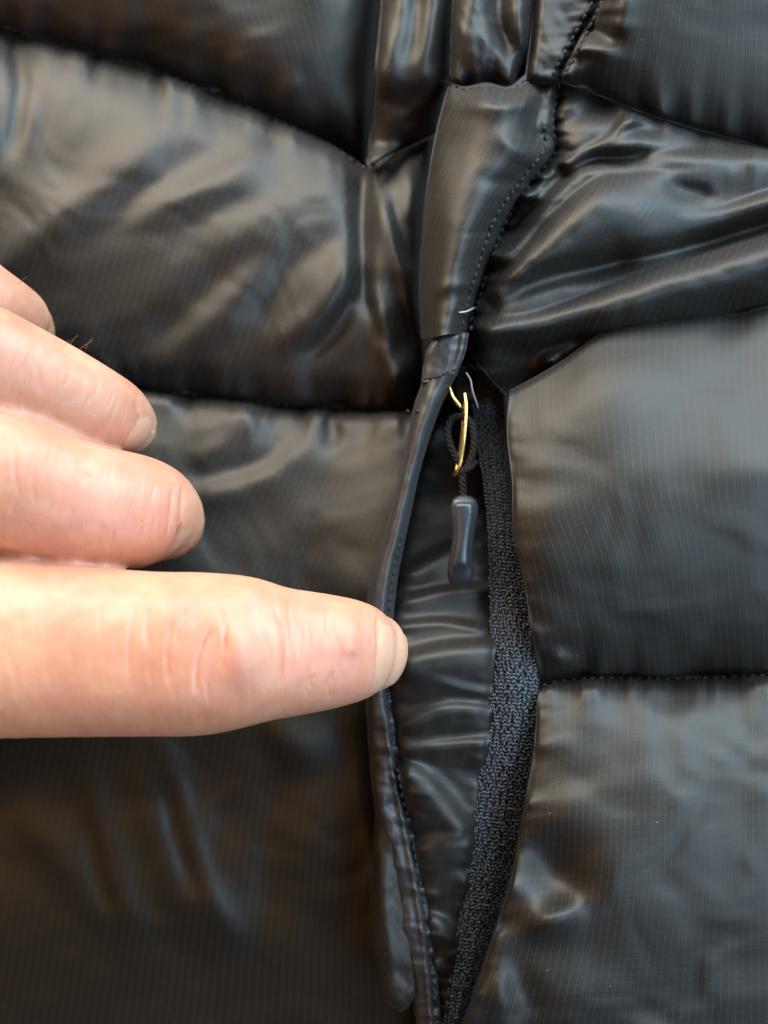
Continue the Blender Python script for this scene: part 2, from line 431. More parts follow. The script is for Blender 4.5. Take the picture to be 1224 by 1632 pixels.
# placket above the pocket
def z_PT(g):
    X, Y = g['X'], g['Y']
    z = -95 + 50 * rnd(g['dB'], 60) * rnd(g['dL'], 36) * rnd(g['dR'], 30)
    z += pile(X, Y, [([(742, -60), (738, 30), (728, 100)], 12, 16), ([(800, -80), (795, 20), (818, 90), (834, 116)], 10, -30),
                     ([(770, -60), (768, 40), (780, 110)], 14, 14), ([(825, -60), (822, 30), (838, 90)], 10, 18)], 1.8, 0.85)
    return z + pucker(X, g['dB'], 9, 18, 26, 41) + wr(X, Y, 3, 40, 42)
patch("placket_panel", jacket, FAB2, [(748, -200), (800, -200), (866, -200)], [(716, 130), (740, 138), (775, 132), (810, 138), (838, 118)],
      [(748, -200), (722, 0), (716, 130)], [(866, -200), (852, 0), (838, 118)], z_PT, res=2.2, uvrot=70, seed=5)
def z_PS(g):
    X, Y = g['X'], g['Y']
    z = -88 + 40 * rnd(g['dL'], 18) * rnd(g['dR'], 26) * rnd(g['dB'], 20)
    return z + pucker(Y, g['dR'], 9, 16, 18, 43) + wr(X, Y, 3, 40, 44)
patch("placket_panel", jacket, FAB2, [(866, -200), (940, -200), (1040, -200)], [(838, 130), (862, 136), (892, 134)],
      [(866, -200), (852, 0), (838, 130)], [(1040, -200), (960, 0), (922, 66), (892, 134)], z_PS, res=2.2, uvrot=30, seed=6)
def z_P1(g):
    X, Y = g['X'], g['Y']
    z = -92 + (40 * rnd(g['dL'], 40) * rnd(g['dR'], 30) + 84 * np.sin(math.pi * np.clip(g['u'], 0, 1)) ** 1.1) * rnd(g['dT'] + 3, 40) - 14 * sst(250, 520, Y)
    z += pile(X, Y, [([(735, 160), (790, 170), (835, 150)], 14, 8), ([(856, 126), (862, 160), (852, 200), (868, 240)], 9, -34, dict(ends=(0, .2))),
                     ([(840, 140), (850, 190), (858, 226)], 9, 10),
                     ([(868, 262), (820, 240), (790, 205)], 10, 7), ([(835, 296), (790, 290), (760, 280)], 10, -5),
                     ([(690, 470), (720, 455), (752, 462)], 9, 8), ([(700, 520), (712, 470), (735, 440)], 10, -8),
                     ([(700, 200), (690, 300), (686, 400)], 16, 8)])
    return z + pucker(Y, g['dR'], 7, 17, 20, 45) + pucker(X, g['dT'], 6, 20, 18, 46) + wr(X, Y, 3, 110, 47)
patch("placket_panel", jacket, FAB, [(716, 130), (740, 140), (775, 134), (810, 140), (852, 130), (890, 126)], [(671, 540), (705, 534), (745, 530)],
      plk_left[:1] and [(716, 130), (694, 215), (676, 330), (668, 450), (671, 540)], [(890, 126), (884, 190), (884, 240), (849, 287), (804, 354), (775, 432), (758, 481), (745, 530)],
      z_P1, res=2.2, uvrot=-12, seed=7)

# right panel: dark top baffle
def z_R0(g):
    X, Y = g['X'], g['Y']
    z = -110 + 60 * rnd(g['dL'], 70) * rnd(g['dB'], 150) + 0.34 * np.clip(240 - Y, 0, 500)
    z += pile(X, Y, [([(1000, -40), (985, 40), (965, 75), (930, 90)], 14, 10), ([(950, 40), (960, 60), (1000, 70)], 10, -14)])
    return z + pucker(Y, g['dL'], 12, 24, 30, 51) + pucker(X, g['dB'], 8, 34, 30, 52) + wr(X, Y, 3, 160, 53)
patch("baffle", jacket, FAB, [(1040, -200), (1200, -200), (1400, -200)], [(888, 128), (950, 150), (1050, 188), (1224, 236), (1400, 270)],
      [(1040, -200), (960, 0), (922, 66), (888, 128)], [(1400, -200), (1400, 50), (1400, 270)], z_R0, res=3.4, uvrot=8, seed=8)

# right panel: baffle of long radiating folds
def z_R1(g):
    X, Y = g['X'], g['Y']
    z = -105 + 70 * rnd(g['dT'], 70) * rnd(g['dL'], 60) - 80 * sst(500, 640, Y + 0.26 * (X - 800))
    z += roll(X, Y, [(750, 518), (800, 506), (864, 494), (994, 448), (1110, 406), (1240, 362), (1400, 315)], 70, 190, 98, ends=(.05, 0))
    z += roll(X, Y, [(768, 474), (800, 436), (840, 388), (885, 337), (945, 286), (1000, 276), (1070, 270), (1150, 262)], 60, 190, 98, ends=(.05, .5))
    z += roll(X, Y, [(1060, 345), (1110, 334), (1150, 327), (1240, 298), (1400, 262)], 50, 90, 50, ends=(.6, 0))
    z += roll(X, Y, [(886, 256), (920, 240), (965, 214), (1004, 178), (1060, 184), (1130, 205)], 40, 70, 54, ends=(.05, .55))
    z += roll(X, Y, [(930, 270), (1000, 248), (1100, 238), (1240, 236), (1400, 236)], 50, 70, 26, ends=(.3, 0))
    z += pile(X, Y, [
        ([(900, 200), (935, 170), (985, 160)], 14, -14), ([(890, 170), (915, 165), (935, 150)], 9, 12),
        ([(1060, 286), (1090, 306), (1140, 312)], 11, -16),
        ([(760, 552), (860, 556), (960, 520)], 18, -26), ([(772, 492), (860, 447), (960, 424), (1100, 394), (1240, 350), (1400, 300)], 13, -30, dict(ends=(.1, 0))),
        ([(800, 388), (850, 324), (900, 277), (960, 254), (1100, 256)], 9, -30, dict(ends=(.1, .4))), ([(900, 262), (960, 236), (1010, 205), (1080, 214)], 9, -22),
        ([(850, 590), (890, 566), (930, 552)], 9, 18), ([(862, 572), (900, 585)], 7, 14),
        ([(795, 420), (826, 392), (850, 372)], 9, 10), ([(812, 352), (850, 315), (885, 275)], 9, 12),
    ])
    return z + pucker(Y, g['dL'], 12, 17, 26, 55) + pucker(X, g['dT'], 8, 30, 26, 56) + wr(X, Y, 4, 100, 57)
patch("baffle", jacket, FAB, [(888, 128), (950, 150), (1050, 188), (1224, 236), (1400, 270)], [(745, 560), (830, 640), (1000, 640), (1200, 620), (1400, 580)],
      [(888, 128), (880, 190), (881, 240), (846, 285), (801, 352), (773, 430), (757, 480), (745, 560)], [(1400, 270), (1400, 420), (1400, 580)],
      z_R1, res=2.4, uvrot=-10, seed=9)

# right panel: large smooth baffle
def z_R2(g):
    X, Y = g['X'], g['Y']
    z = -95 + 60 * rnd(g['dT'] + 5, 16) * rnd(g['dB'], 90) + 130 * np.sin(math.pi * np.clip(g['v'], 0, 1)) ** 0.9 * (0.45 + 0.55 * rnd(g['dL'] + 4, 260))
    z += pile(X, Y, [([(850, 620), (960, 620), (1050, 560)], 50, 6), ([(830, 830), (860, 815), (900, 820)], 26, 7), ([(815, 745), (850, 735), (890, 750)], 18, 6),
                     ([(835, 905), (870, 890), (905, 900)], 24, 6), ([(830, 790), (860, 782)], 16, -4),
                     ([(1130, 500), (1160, 520), (1190, 505)], 16, -9), ([(1130, 770), (1224, 750), (1330, 745)], 30, 10),
                     ([(870, 1062), (890, 1050), (920, 1066)], 10, 16), ([(1060, 1075), (1090, 1040), (1120, 1020)], 12, 7),
                     ([(980, 540), (1010, 600), (1000, 680)], 50, 8)])
    return z + pucker(X, g['dB'], 10, 40, 30, 61) + pucker(Y, g['dL'], 4, 40, 30, 62) + wr(X, Y, 5, 150, 63)
patch("baffle", jacket, FAB, [(812, 622), (850, 602), (900, 572), (950, 536), (1000, 517), (1100, 503), (1180, 499), (1224, 488), (1400, 455)], seamC,
      [(812, 622), (808, 690), (816, 770), (817, 850), (832, 910), (846, 1000), (856, 1055), (862, 1092)], [(1400, 455), (1400, 760), (1400, 1066)],
      z_R2, res=2.6, skirt=(120, 20), uvrot=2, seed=10)

# right panel: lower dimpled baffle
def z_R3(g):
    X, Y = g['X'], g['Y']
    z = -95 + 50 * rnd(g['dT'], 24) + 110 * np.sin(math.pi * np.clip(g['v'], 0, 1) ** 0.8) ** 0.9 * (0.45 + 0.55 * rnd(g['dL'] + 4, 220))
    z += pile(X, Y, [([(1065, 1135), (1090, 1110), (1120, 1082)], 13, -14), ([(1010, 1120), (1060, 1140), (1110, 1120)], 26, 6),
                     ([(850, 1195), (880, 1182), (910, 1178)], 17, 10), ([(855, 1155), (890, 1148), (930, 1160)], 15, -9),
                     ([(870, 1292), (915, 1282), (955, 1285)], 20, 15), ([(850, 1240), (900, 1236), (960, 1248)], 18, -11),
                     ([(1000, 1230), (1050, 1250), (1110, 1330), (1190, 1368)], 34, 10),
                     ([(835, 1350), (880, 1390), (920, 1425)], 20, -80, dict(w2=28)), ([(930, 1370), (980, 1395), (1030, 1420)], 30, 16),
                     ([(835, 1478), (880, 1468), (925, 1442)], 13, 44), ([(800, 1520), (830, 1560), (850, 1640)], 16, -22),
                     ([(830, 1500), (880, 1520), (960, 1500)], 22, -16), ([(790, 1520), (800, 1600), (805, 1700)], 12, 18),
                     ([(880, 1560), (930, 1600), (950, 1680)], 40, 9), ([(1178, 1358), (1192, 1370), (1204, 1386)], 10, 9),
                     ([(1060, 1420), (1120, 1500), (1130, 1600)], 60, -10)], 1.8, 0.6)
    return z + pucker(X, g['dT'], 11, 34, 30, 71) + pucker(Y, g['dL'], 7, 40, 34, 72) + wr(X, Y, 6, 130, 73)
patch("baffle", jacket, FAB, seamC, [(720, 1790), (1000, 1790), (1400, 1790)],
      [(862, 1092), (856, 1120), (850, 1200), (834, 1290), (814, 1400), (784, 1500), (754, 1590), (732, 1660), (720, 1790)], [(1400, 1066), (1400, 1400), (1400, 1790)],
      z_R3, res=2.8, uvrot=4, seed=11)

# inside of the pocket, crumpled
def z_PK(g):
    X, Y = g['X'], g['Y']
    z = -112 + 66 * sst(930, 1050, Y) - 0.10 * np.clip(Y - 1040, 0, 700) + 20 * rnd(g['dL'], 24) - 125 * (1 - sst(780, 960, Y)) - 12 * (1 - rnd(g['dR'], 20))
    rs = np.zeros_like(X)
    for pts, a, b, h in (
        ([(640, 908), (690, 878), (730, 858)], 40, 40, 26), ([(632, 952), (700, 934), (785, 926)], 34, 34, 28),
        ([(630, 992), (700, 984), (790, 1000)], 26, 22, 22), ([(622, 1046), (660, 1030), (700, 1021), (740, 1017), (795, 1017)], 84, 70, 46),
        ([(700, 1076), (740, 1090), (795, 1096)], 20, 26, 14), ([(626, 1150), (690, 1122), (735, 1116), (795, 1124)], 44, 40, 32),
        ([(630, 1190), (690, 1179), (790, 1170)], 30, 40, 26), ([(640, 1204), (686, 1226), (722, 1268), (760, 1322)], 80, 60, 46),
        ([(650, 1330), (700, 1326), (760, 1330)], 90, 70, 30), ([(664, 1464), (700, 1458), (735, 1480)], 60, 50, 26)):
        rs = rs + roll(X, Y, pts, a * 1.25, b * 1.25, h * .85, ends=(.05, .05))
    for _ in range(6):
        rs[1:-1] = (rs[:-2] + 2 * rs[1:-1] + rs[2:]) / 4; rs[:, 1:-1] = (rs[:, :-2] + 2 * rs[:, 1:-1] + rs[:, 2:]) / 4
    z = z + rs
    return z + pucker(Y, g['dL'], 5, 22, 22, 81) + pucker(Y, g['dR'], 5, 24, 20, 82) + wr(X, Y, 3, 60, 83)
patch("pocket_lining", jacket, FAB2, [(716, 512), (740, 512), (770, 512)], [(708, 1760), (710, 1760), (713, 1760)],
      [(x - 8, y) if i else (716, 512) for i, (x, y) in enumerate(welt_right[:-1])] + [(708, 1760)],
      [(770, 512)] + [(x + 10, y) for x, y in zip_left[1:-1]] + [(713, 1760)], z_PK, res=2.0, uvrot=-6, seed=12)

# bound lip of the pocket
def z_W(g):
    X, Y = g['X'], g['Y']
    w = g['dL'] + g['dR'] + 1e-6
    z = -62 + (46 - 20 * sst(1080, 1220, Y)) * np.clip(1 - (2 * g['dL'] / w - 1) ** 2, 0, 1) ** 0.5 - 0.06 * np.clip(Y - 1100, 0, 700) + 4 * (2 * g['dL'] / w - 1) * sst(1100, 1250, Y)
    z += 7 * np.exp(-((g['dR'] - 17) / 4.5) ** 2) * sst(1080, 1200, Y) - 9 * np.exp(-((g['dR'] - 10) / 3.5) ** 2) * sst(820, 1000, Y)
    z += pile(X, Y, [([(596, 1240), (612, 1300), (640, 1400)], 9, 8), ([(606, 1350), (630, 1370)], 8, -12), ([(650, 1440), (640, 1500)], 10, 10),
                     ([(600, 1225), (622, 1215)], 8, 8)])
    return z + pucker(Y, g['dR'], 7 * 1.0, 14, 16, 85) * sst(900, 1150, Y) + 2.5 * fbm(Y / 50, X / 30, 86) + 5 * fbm(Y / 34, X / 60, 87) * sst(1150, 1250, Y)
patch("pocket_welt", jacket, TAPEF, [(674, 606), (700, 600), (730, 592)], [(705, 1760), (708, 1760), (712, 1760)], welt_left, welt_right, z_W, res=1.8, skirt=(220, 14), uvrot=0, seed=13)

# end tab of the lip
def z_WT(g):
    X, Y = g['X'], g['Y']
    return -40 + 14 * rnd(g['dL'], 20) * rnd(g['dR'], 14) + 5 * rnd(g['dT'], 8) - 5 * np.exp(-((g['dR'] - 16) / 5) ** 2) + 2 * fbm(X / 20, Y / 20, 91) - 0.06 * (Y - 530)
patch("welt_tab", jacket, TAPEF, [(692, 538), (715, 532), (747, 530)], [(671, 610), (700, 605), (729, 593)], [(692, 538), (678, 565), (671, 610)],
      [(747, 530), (742, 560), (729, 593)], z_WT, res=1.8, skirt=(200, 10), seed=14)

# lower facing tongue beside the lip
def z_TG(g):
    X, Y = g['X'], g['Y']
    return -84 - 0.05 * (Y - 1290) + 34 * rnd(g['dL'], 30) * rnd(g['dB'], 24) + wr(X, Y, 4, 40, 93) + ridge(X, Y, [(606, 1330), (612, 1450), (630, 1580)], 12, 8)
patch("pocket_facing", jacket, FAB, [(598, 1290), (606, 1288), (616, 1290)], [(612, 1596), (640, 1612), (664, 1590)], [(598, 1290), (592, 1400), (592, 1500), (612, 1596)],
      [(616, 1290), (634, 1400), (652, 1500), (664, 1590)], z_TG, res=2, uvrot=25, seed=15)

# flat lining underneath everything
def z_LN(g): return -560 + 0 * g['X']
patch("lining", jacket, FAB2, [(-220, -260), (600, -260), (1450, -260)], [(-220, 1850), (600, 1850), (1450, 1850)], [(-220, -260), (-220, 800), (-220, 1850)],
      [(1450, -260), (1450, 800), (1450, 1850)], z_LN, res=60, seed=16)

# ------------------------------------------------------------------ zipper
def z_ZT(g):
    w = g['dL'] + g['dR'] + 1e-6; c = 2 * g['dL'] / w - 1
    return -48 - 10 * c ** 2 - 100 * (1 - sst(620, 900, g['Y'])) + 22 * sst(900, 1100, g['Y']) - 0.15 * np.clip(g['Y'] - 1100, 0, 700) - 16 * c * sst(1150, 1400, g['Y'])
tape = patch("zipper_tape", jacket, TAPE_BASE, [(742, 590), (770, 588), (802, 590)], [(700, 1760), (706, 1760), (712, 1760)], zip_left, zip_right, z_ZT, res=3, skirt=(30, 4), seed=17)
# knitted loops on the tape: short slanted beads in rows, one mesh
def knit():
    n = 205
    L = curve(zip_left, n); R = curve(zip_right, n)
    V = []; F = []
    rng = np.random.RandomState(3)
    # unit bead (6 sided, 4 rings)
    for i in range(n - 7):
        w = np.linalg.norm(R[i] - L[i]); m = max(2, int(w / 5.2))
        tv = (L[min(i + 1, n - 1)] + R[min(i + 1, n - 1)] - L[max(i - 1, 0)] - R[max(i - 1, 0)]); tv /= np.linalg.norm(tv)
        for j in range(m):
            f = (j + 0.5) / m + rng.uniform(-.03, .03)
            c = L[i] * (1 - f) + R[i] * f
            Y = c[1]; cc = 2 * f - 1
            z = -48 - 10 * cc ** 2 - 100 * (1 - sst(620, 900, Y)) + 22 * sst(900, 1100, Y) - 0.15 * max(0, Y - 1100) - 16 * cc * sst(1150, 1400, Y) + 2.2
            # two coil ribs along the tape
            z += 5 * math.exp(-((cc - 0.15) / .3) ** 2)
            sl = 0.75 if j % 2 else -0.75
            a = math.atan2(tv[1], tv[0]) + sl + rng.uniform(-.55, .55)
            d = np.array([math.cos(a), math.sin(a)]); s = np.array([-d[1], d[0]])
            ln = 3.6 * rng.uniform(.85, 1.2); rd = 1.65 * rng.uniform(.85, 1.2); zo = rng.uniform(-2.2, 2.2)
            b0 = len(V)
            for (q, r) in ((-1, .35), (-.45, 1), (.45, 1), (1, .35)):
                for k in range(5):
                    th = math.pi * 2 * k / 5
                    p = c + d * q * ln + s * r * rd * math.cos(th)
                    V.append((p[0], p[1], z + zo + r * rd * 1.2 * math.sin(th)))
            for r in range(3):
                for k in range(5):
                    F.append([b0 + r * 5 + k, b0 + r * 5 + (k + 1) % 5, b0 + r * 5 + 5 + (k + 1) % 5, b0 + r * 5 + 5 + k])
    V = np.array(V)
    return P(V[:, 0], V[:, 1], V[:, 2]), F
kv, kf = knit()
k = mesh_obj("knit_loops", kv, kf, KNIT, tape); k['kind'] = "stuff"
k.matrix_parent_inverse = Matrix.Identity(4)

def sub(name, verts, faces, mat, parent):               # a sub-part: its parent part has an identity transform within the jacket
    o = mesh_obj(name, verts, faces, mat); o.parent = parent; return o

# slider body in the dark top of the opening
def box_round(cx, cy, z, lx, ly, lz, bev):
    bm = bmesh.new(); bmesh.ops.create_cube(bm, size=1)
    for v in bm.verts: v.co = (v.co.x * lx, v.co.y * ly, v.co.z * lz)
    bmesh.ops.bevel(bm, geom=list(bm.edges), offset=bev, segments=3, affect='EDGES', profile=0.5)
    bm.verts.ensure_lookup_table()
    V = np.array([v.co[:] for v in bm.verts]); F = [[l.index for l in f.verts] for f in bm.faces]; bm.free()
    return P(V[:, 0] + cx, V[:, 1] + cy, V[:, 2] + z), F
sv, sf = box_round(740, 612, -150, 34, 60, 20, 7)
slider = mesh_obj("zipper_slider", sv, sf, SLIDER, jacket)
# bail and brass wire loop
v, f = tube(cpath([(716, 616, -40), (722, 632, -30), (732, 646, -24), (738, 654, -34)], 16), 3.0 * S, 8)
sub("slider_bail", v, f, BRASS, slider)
lp = [(741, 628, -28), (743, 645, -20), (742, 672, -14), (739, 705, -10), (735, 732, -12), (730, 750, -20), (724, 758, -36), (727, 748, -56), (733, 715, -62), (738, 670, -60), (740, 640, -48), (741, 628, -28)]
v, f = tube(cpath(lp, 80), 3.0 * S, 10, caps=False)
sub("wire_loop", v, f, BRASS, slider)
# braided cord: two strands twisted round a loop, then down to the tab
def braid(pts, r, tw, n):
    c = curve(pts, n); base = P(c[:, 0], c[:, 1], c[:, 2])
    T = np.gradient(base, axis=0); T /= np.linalg.norm(T, axis=1)[:, None]
    s = np.cross(T, [0, 0, 1.0]); s /= np.linalg.norm(s, axis=1)[:, None] + 1e-9; b = np.cross(s, T)
    V = []; F = []
    for ph in (0, 2.094, 4.189):
        a = np.linspace(0, tw, n) + ph
        p = base + r * S * 0.62 * (np.cos(a)[:, None] * s + np.sin(a)[:, None] * b)
        v, f = tube(p, r * S * 0.62, 6)
        o = len(V); V += v.tolist(); F += [[q + o for q in x] for x in f]
    return np.array(V), F
v, f = braid([(736, 740, -30), (726, 728, -34), (716, 705, -40), (713, 685, -46), (720, 668, -50), (735, 664, -46), (749, 672, -40), (755, 695, -34), (754, 720, -30), (746, 742, -26),
              (738, 752, -24), (737, 766, -22), (738, 782, -24), (737, 805, -22)], 5.0, 62, 170)
sub("pull_cord", v, f, CORD, slider)
v, f = braid([(757, 735, -40), (748, 745, -26), (738, 750, -20), (735, 758, -24)], 5.0, 12, 40)
sub("pull_cord", v, f, CORD, slider)

# moulded pull tab: lofted dog-bone with a flat raised face
def tab():
    prof = [(790, 6, 4), (792, 13, 8), (797, 19, 12), (806, 22, 14), (818, 22, 14), (832, 20, 13), (848, 17.5, 12), (865, 17, 12), (882, 18, 12.5), (898, 20, 13), (914, 21, 13), (926, 19, 12), (933, 14, 8), (936, 7, 4)]
    yy = np.linspace(0, 1, len(prof)); t = np.linspace(0, 1, 60)
    ys = np.interp(t, yy, [p[0] for p in prof]); ws = np.interp(t, yy, [p[1] for p in prof]); hs = np.interp(t, yy, [p[2] for p in prof])
    V = []; n = 28
    for i in range(60):
        f = (ys[i] - 790) / 146
        cx = 737 - 4 * f + 2 * math.sin(f * 6); z0 = -22 + 10 * math.sin(f * 2.2) - 6 * f - 26 * f ** 3
        face = sst(797, 806, ys[i]) * (1 - sst(896, 912, ys[i]))
        fw = ws[i] * 0.66
        for k in range(n):
            a = 2 * math.pi * k / n
            c, s = math.cos(a), math.sin(a)
            x = ws[i] * np.sign(c) * abs(c) ** 0.7; h = hs[i] * np.sign(s) * abs(s) ** 0.7
            if s > 0 and abs(x) < fw: h += 5.5 * face * sst(0, 3.0, fw - abs(x))
            V.append((cx + x + 2, ys[i], z0 + h))
    F = []
    for i in range(59):
        for k in range(n): F.append([i * n + k, i * n + (k + 1) % n, (i + 1) * n + (k + 1) % n, (i + 1) * n + k])
    F.append(list(range(n))); F.append([59 * n + k for k in range(n)][::-1])
    V = np.array(V); return P(V[:, 0], V[:, 1], V[:, 2]), F
v, f = tab()
sub("pull_tab", v, f, RUBBER, slider)

# ------------------------------------------------------------------ stitches
def capsule(L, r):
    prof = [(-1, .2), (-.8, .75), (-.4, 1), (.4, 1), (.8, .75), (1, .2)]
    V = []; F = []; n = 6
    for q, s in prof:
        for k in range(n):
            a = 2 * math.pi * k / n; V.append((q * L / 2, s * r * math.cos(a), s * r * math.sin(a) - (q * q) * r * 0.9))
    for i in range(len(prof) - 1):
        for k in range(n): F.append([i * n + k, i * n + (k + 1) % n, (i + 1) * n + (k + 1) % n, (i + 1) * n + k])
    F.append(list(range(n))[::-1]); F.append([(len(prof) - 1) * n + k for k in range(n)])
    return np.array(V) * S, F
STM = {}
def stitches(parent, pts, pitch, L, r, lift=1.5, tilt=0.0, seed=0):
    key = (L, r)
    if key not in STM:
        v, f = capsule(L, r); me = bpy.data.meshes.new("stitch"); me.from_pydata(v.tolist(), [], f)
        me.polygons.foreach_set("use_smooth", np.ones(len(me.polygons), bool)); me.materials.append(THREAD); STM[key] = me
    ln = np.sum(np.linalg.norm(np.diff(np.array(pts, float), axis=0), axis=1))
    n = int(ln / pitch) + 1
    c = curve(pts, n * 2 + 1); rng = np.random.RandomState(seed)
    for i in range(n):
        a, m, b = c[2 * i], c[2 * i + 1], c[min(2 * i + 2, len(c) - 1)]
        if not (-20 < m[0] < 1250 and -20 < m[1] < 1660): continue
        za, zb, zm = surf_z(*a), surf_z(*b), surf_z(*m)
        if min(za, zb) < -1e8: continue
        pa = P(a[0], a[1], za); pb = P(b[0], b[1], zb); pm = P(m[0], m[1], max(zm, (za + zb) / 2) + lift)
        d = Vector(pb - pa)
        o = bpy.data.objects.new("stitch", STM[key]); COL.objects.link(o); o.parent = parent
        rot = d.to_track_quat('X', 'Z').to_euler(); rot.z += tilt + rng.uniform(-.12, .12)
        o.location = pm; o.rotation_euler = rot
        o.scale = (rng.uniform(.88, 1.08), rng.uniform(.85, 1.2), rng.uniform(.85, 1.2))
parts = {o.name: o for o in COL.objects if o.parent == jacket}
bafs = [o for o in COL.objects if o.parent == jacket and o.name.startswith("baffle")]
L0, L1, L2, R0, R1, R2, R3 = bafs
plk = [o for o in COL.objects if o.name.startswith("placket_panel")]
stitches(R1, [(892, 132), (881, 190), (884, 242), (850, 287), (806, 354), (777, 432), (762, 484), (749, 528)], 13.5, 13, 3.1, 2.5, seed=1)
stitches(plk[2], [(868, 200), (868, 236), (836, 280), (789, 348), (760, 430), (746, 478), (736, 520)], 13.5, 12, 3.0, 2, seed=2)
stitches(plk[1], [(952, -10), (912, 62), (880, 120)], 13.5, 12, 3.0, 2, seed=3)
stitches(R0, [(966, -10), (929, 66), (896, 126)], 13.5, 13, 3.1, 2.5, seed=4)
welt = parts["pocket_welt"]; wtab = parts["welt_tab"]
stitches(welt, [(641, 850), (626, 920), (618, 1000), (617, 1080), (622, 1150), (632, 1220), (648, 1300), (668, 1400), (683, 1500), (693, 1600)], 14.5, 11, 2.3, 1.5, seed=5)
stitches(wtab, [(674, 604), (700, 599), (727, 588)], 9, 7, 2.0, 1.5, seed=6)
stitches(L1, [(x, y + 2) for x, y in seamA[1:]], 16, 12, 2.6, 4, seed=7)
stitches(L2, [(x, y) for x, y in seamB[2:]], 15, 12, 2.8, 4, seed=8)
stitches(R3, [(x, y + 2) for x, y in seamC], 15, 12, 2.6, 4, seed=9)
stitches(plk[2], [(722, 134), (742, 142), (775, 137), (810, 142), (840, 126)], 13, 10, 2.3, 2, seed=10)

# ------------------------------------------------------------------ the hand
def skin_mat():
    m, nt, b = new_mat("skin"); lk = nt.links.new
    tc = N(nt, 'ShaderNodeTexCoord')
    def noise(scale, det, vec=None):
        t = N(nt, 'ShaderNodeTexNoise'); t.inputs['Scale'].default_value = scale; t.inputs['Detail'].default_value = det
        lk(vec or tc.outputs['Object'], t.inputs['Vector']); return t.outputs[0]
    a = noise(90, 4); c = noise(420, 3)
    r = N(nt, 'ShaderNodeValToRGB'); r.color_ramp.elements[0].position = .36; r.color_ramp.elements[0].color = (0.455, 0.192, 0.112, 1)
    r.color_ramp.elements[1].position = .64; r.color_ramp.elements[1].color = (0.565, 0.283, 0.175, 1)
    lk(M(nt, 'ADD', M(nt, 'MULTIPLY', a, .7), M(nt, 'MULTIPLY', c, .3)), r.inputs[0])
    # flushed skin near knuckles and tips, plus painted crease shading, lives in a vertex attribute written by the builder
    at = N(nt, 'ShaderNodeAttribute'); at.attribute_name = "flush_crease_shade"
    mx = N(nt, 'ShaderNodeMix', data_type='RGBA'); mx.inputs[7].default_value = (0.58, 0.21, 0.145, 1)
    lk(M(nt, 'MULTIPLY', at.outputs['Fac'], .7), mx.inputs[0]); lk(r.outputs[0], mx.inputs[6]); lk(mx.outputs[2], b.inputs['Base Color'])
    b.inputs['Subsurface Weight'].default_value = 0.6
    b.inputs['Subsurface Radius'].default_value = (1.0, 0.35, 0.18); b.inputs['Subsurface Scale'].default_value = 0.0013
    b.inputs['Roughness'].default_value = 0.47; b.inputs['Specular IOR Level'].default_value = 0.42
    # skin relief: fine cross lines + cells
    mp = N(nt, 'ShaderNodeMapping'); mp.inputs['Scale'].default_value = (1.0, 0.28, 0.5); lk(tc.outputs['Object'], mp.inputs[0])
    l1 = noise(1900, 3, mp.outputs[0])
    vo = N(nt, 'ShaderNodeTexVoronoi'); vo.feature = 'DISTANCE_TO_EDGE'; vo.inputs['Scale'].default_value = 1500; lk(tc.outputs['Object'], vo.inputs['Vector'])
    h = M(nt, 'ADD', M(nt, 'MULTIPLY', l1, .8), M(nt, 'MULTIPLY', M(nt, 'MINIMUM', vo.outputs[0], .25), 1.0))
    bp = N(nt, 'ShaderNodeBump'); bp.inputs['Strength'].default_value = 0.55; bp.inputs['Distance'].default_value = 0.00010
    lk(h, bp.inputs['Height']); lk(bp.outputs[0], b.inputs['Normal'])
    return m
SKIN = skin_mat()
def nail_mat():
    m, nt, b = new_mat("fingernail")
    tc = N(nt, 'ShaderNodeTexCoord'); t = N(nt, 'ShaderNodeTexNoise'); t.inputs['Scale'].default_value = 350
    nt.links.new(tc.outputs['Object'], t.inputs['Vector'])
    mx = N(nt, 'ShaderNodeMix', data_type='RGBA'); mx.inputs[6].default_value = (0.53, 0.27, 0.17, 1); mx.inputs[7].default_value = (0.58, 0.315, 0.205, 1)
    nt.links.new(t.outputs[0], mx.inputs[0]); nt.links.new(mx.outputs[2], b.inputs['Base Color'])
    b.inputs['Roughness'].default_value = 0.30; b.inputs['Subsurface Weight'].default_value = 0.4
    b.inputs['Subsurface Radius'].default_value = (1, .5, .3); b.inputs['Subsurface Scale'].default_value = 0.001
    return m
NAIL = nail_mat()

def finger_frames(keys, n):
    """keys: (px, py, z, half_width, half_height) -> centres (m), side, dorsal vectors and radii (m)"""
    k = np.array(keys, float)
    c = P(k[:, 0], k[:, 1], k[:, 2]); sc = S * (D - k[:, 2] * S) / D
    q = np.hstack([c, (k[:, 3] * sc)[:, None], (k[:, 4] * sc)[:, None]])
    # arc length by 3D
    q2 = curve(np.hstack([q[:, :3] * 1e4, q[:, 3:] * 1e4]), 400)
    L = np.r_[0, np.cumsum(np.linalg.norm(np.diff(q2[:, :3], axis=0), axis=1))]
    s = np.linspace(0, L[-1], n); q3 = np.stack([np.interp(s, L, q2[:, i]) for i in range(5)], -1) * 1e-4
    T = np.gradient(q3[:, :3], axis=0); T /= np.linalg.norm(T, axis=1)[:, None]
    side = np.cross(T, [0, 0, 1.0]); side[:] = side / (np.linalg.norm(side, axis=1)[:, None] + 1e-9)
    dor = np.cross(side, T)
    return q3[:, :3], T, side, dor, q3[:, 3], q3[:, 4]

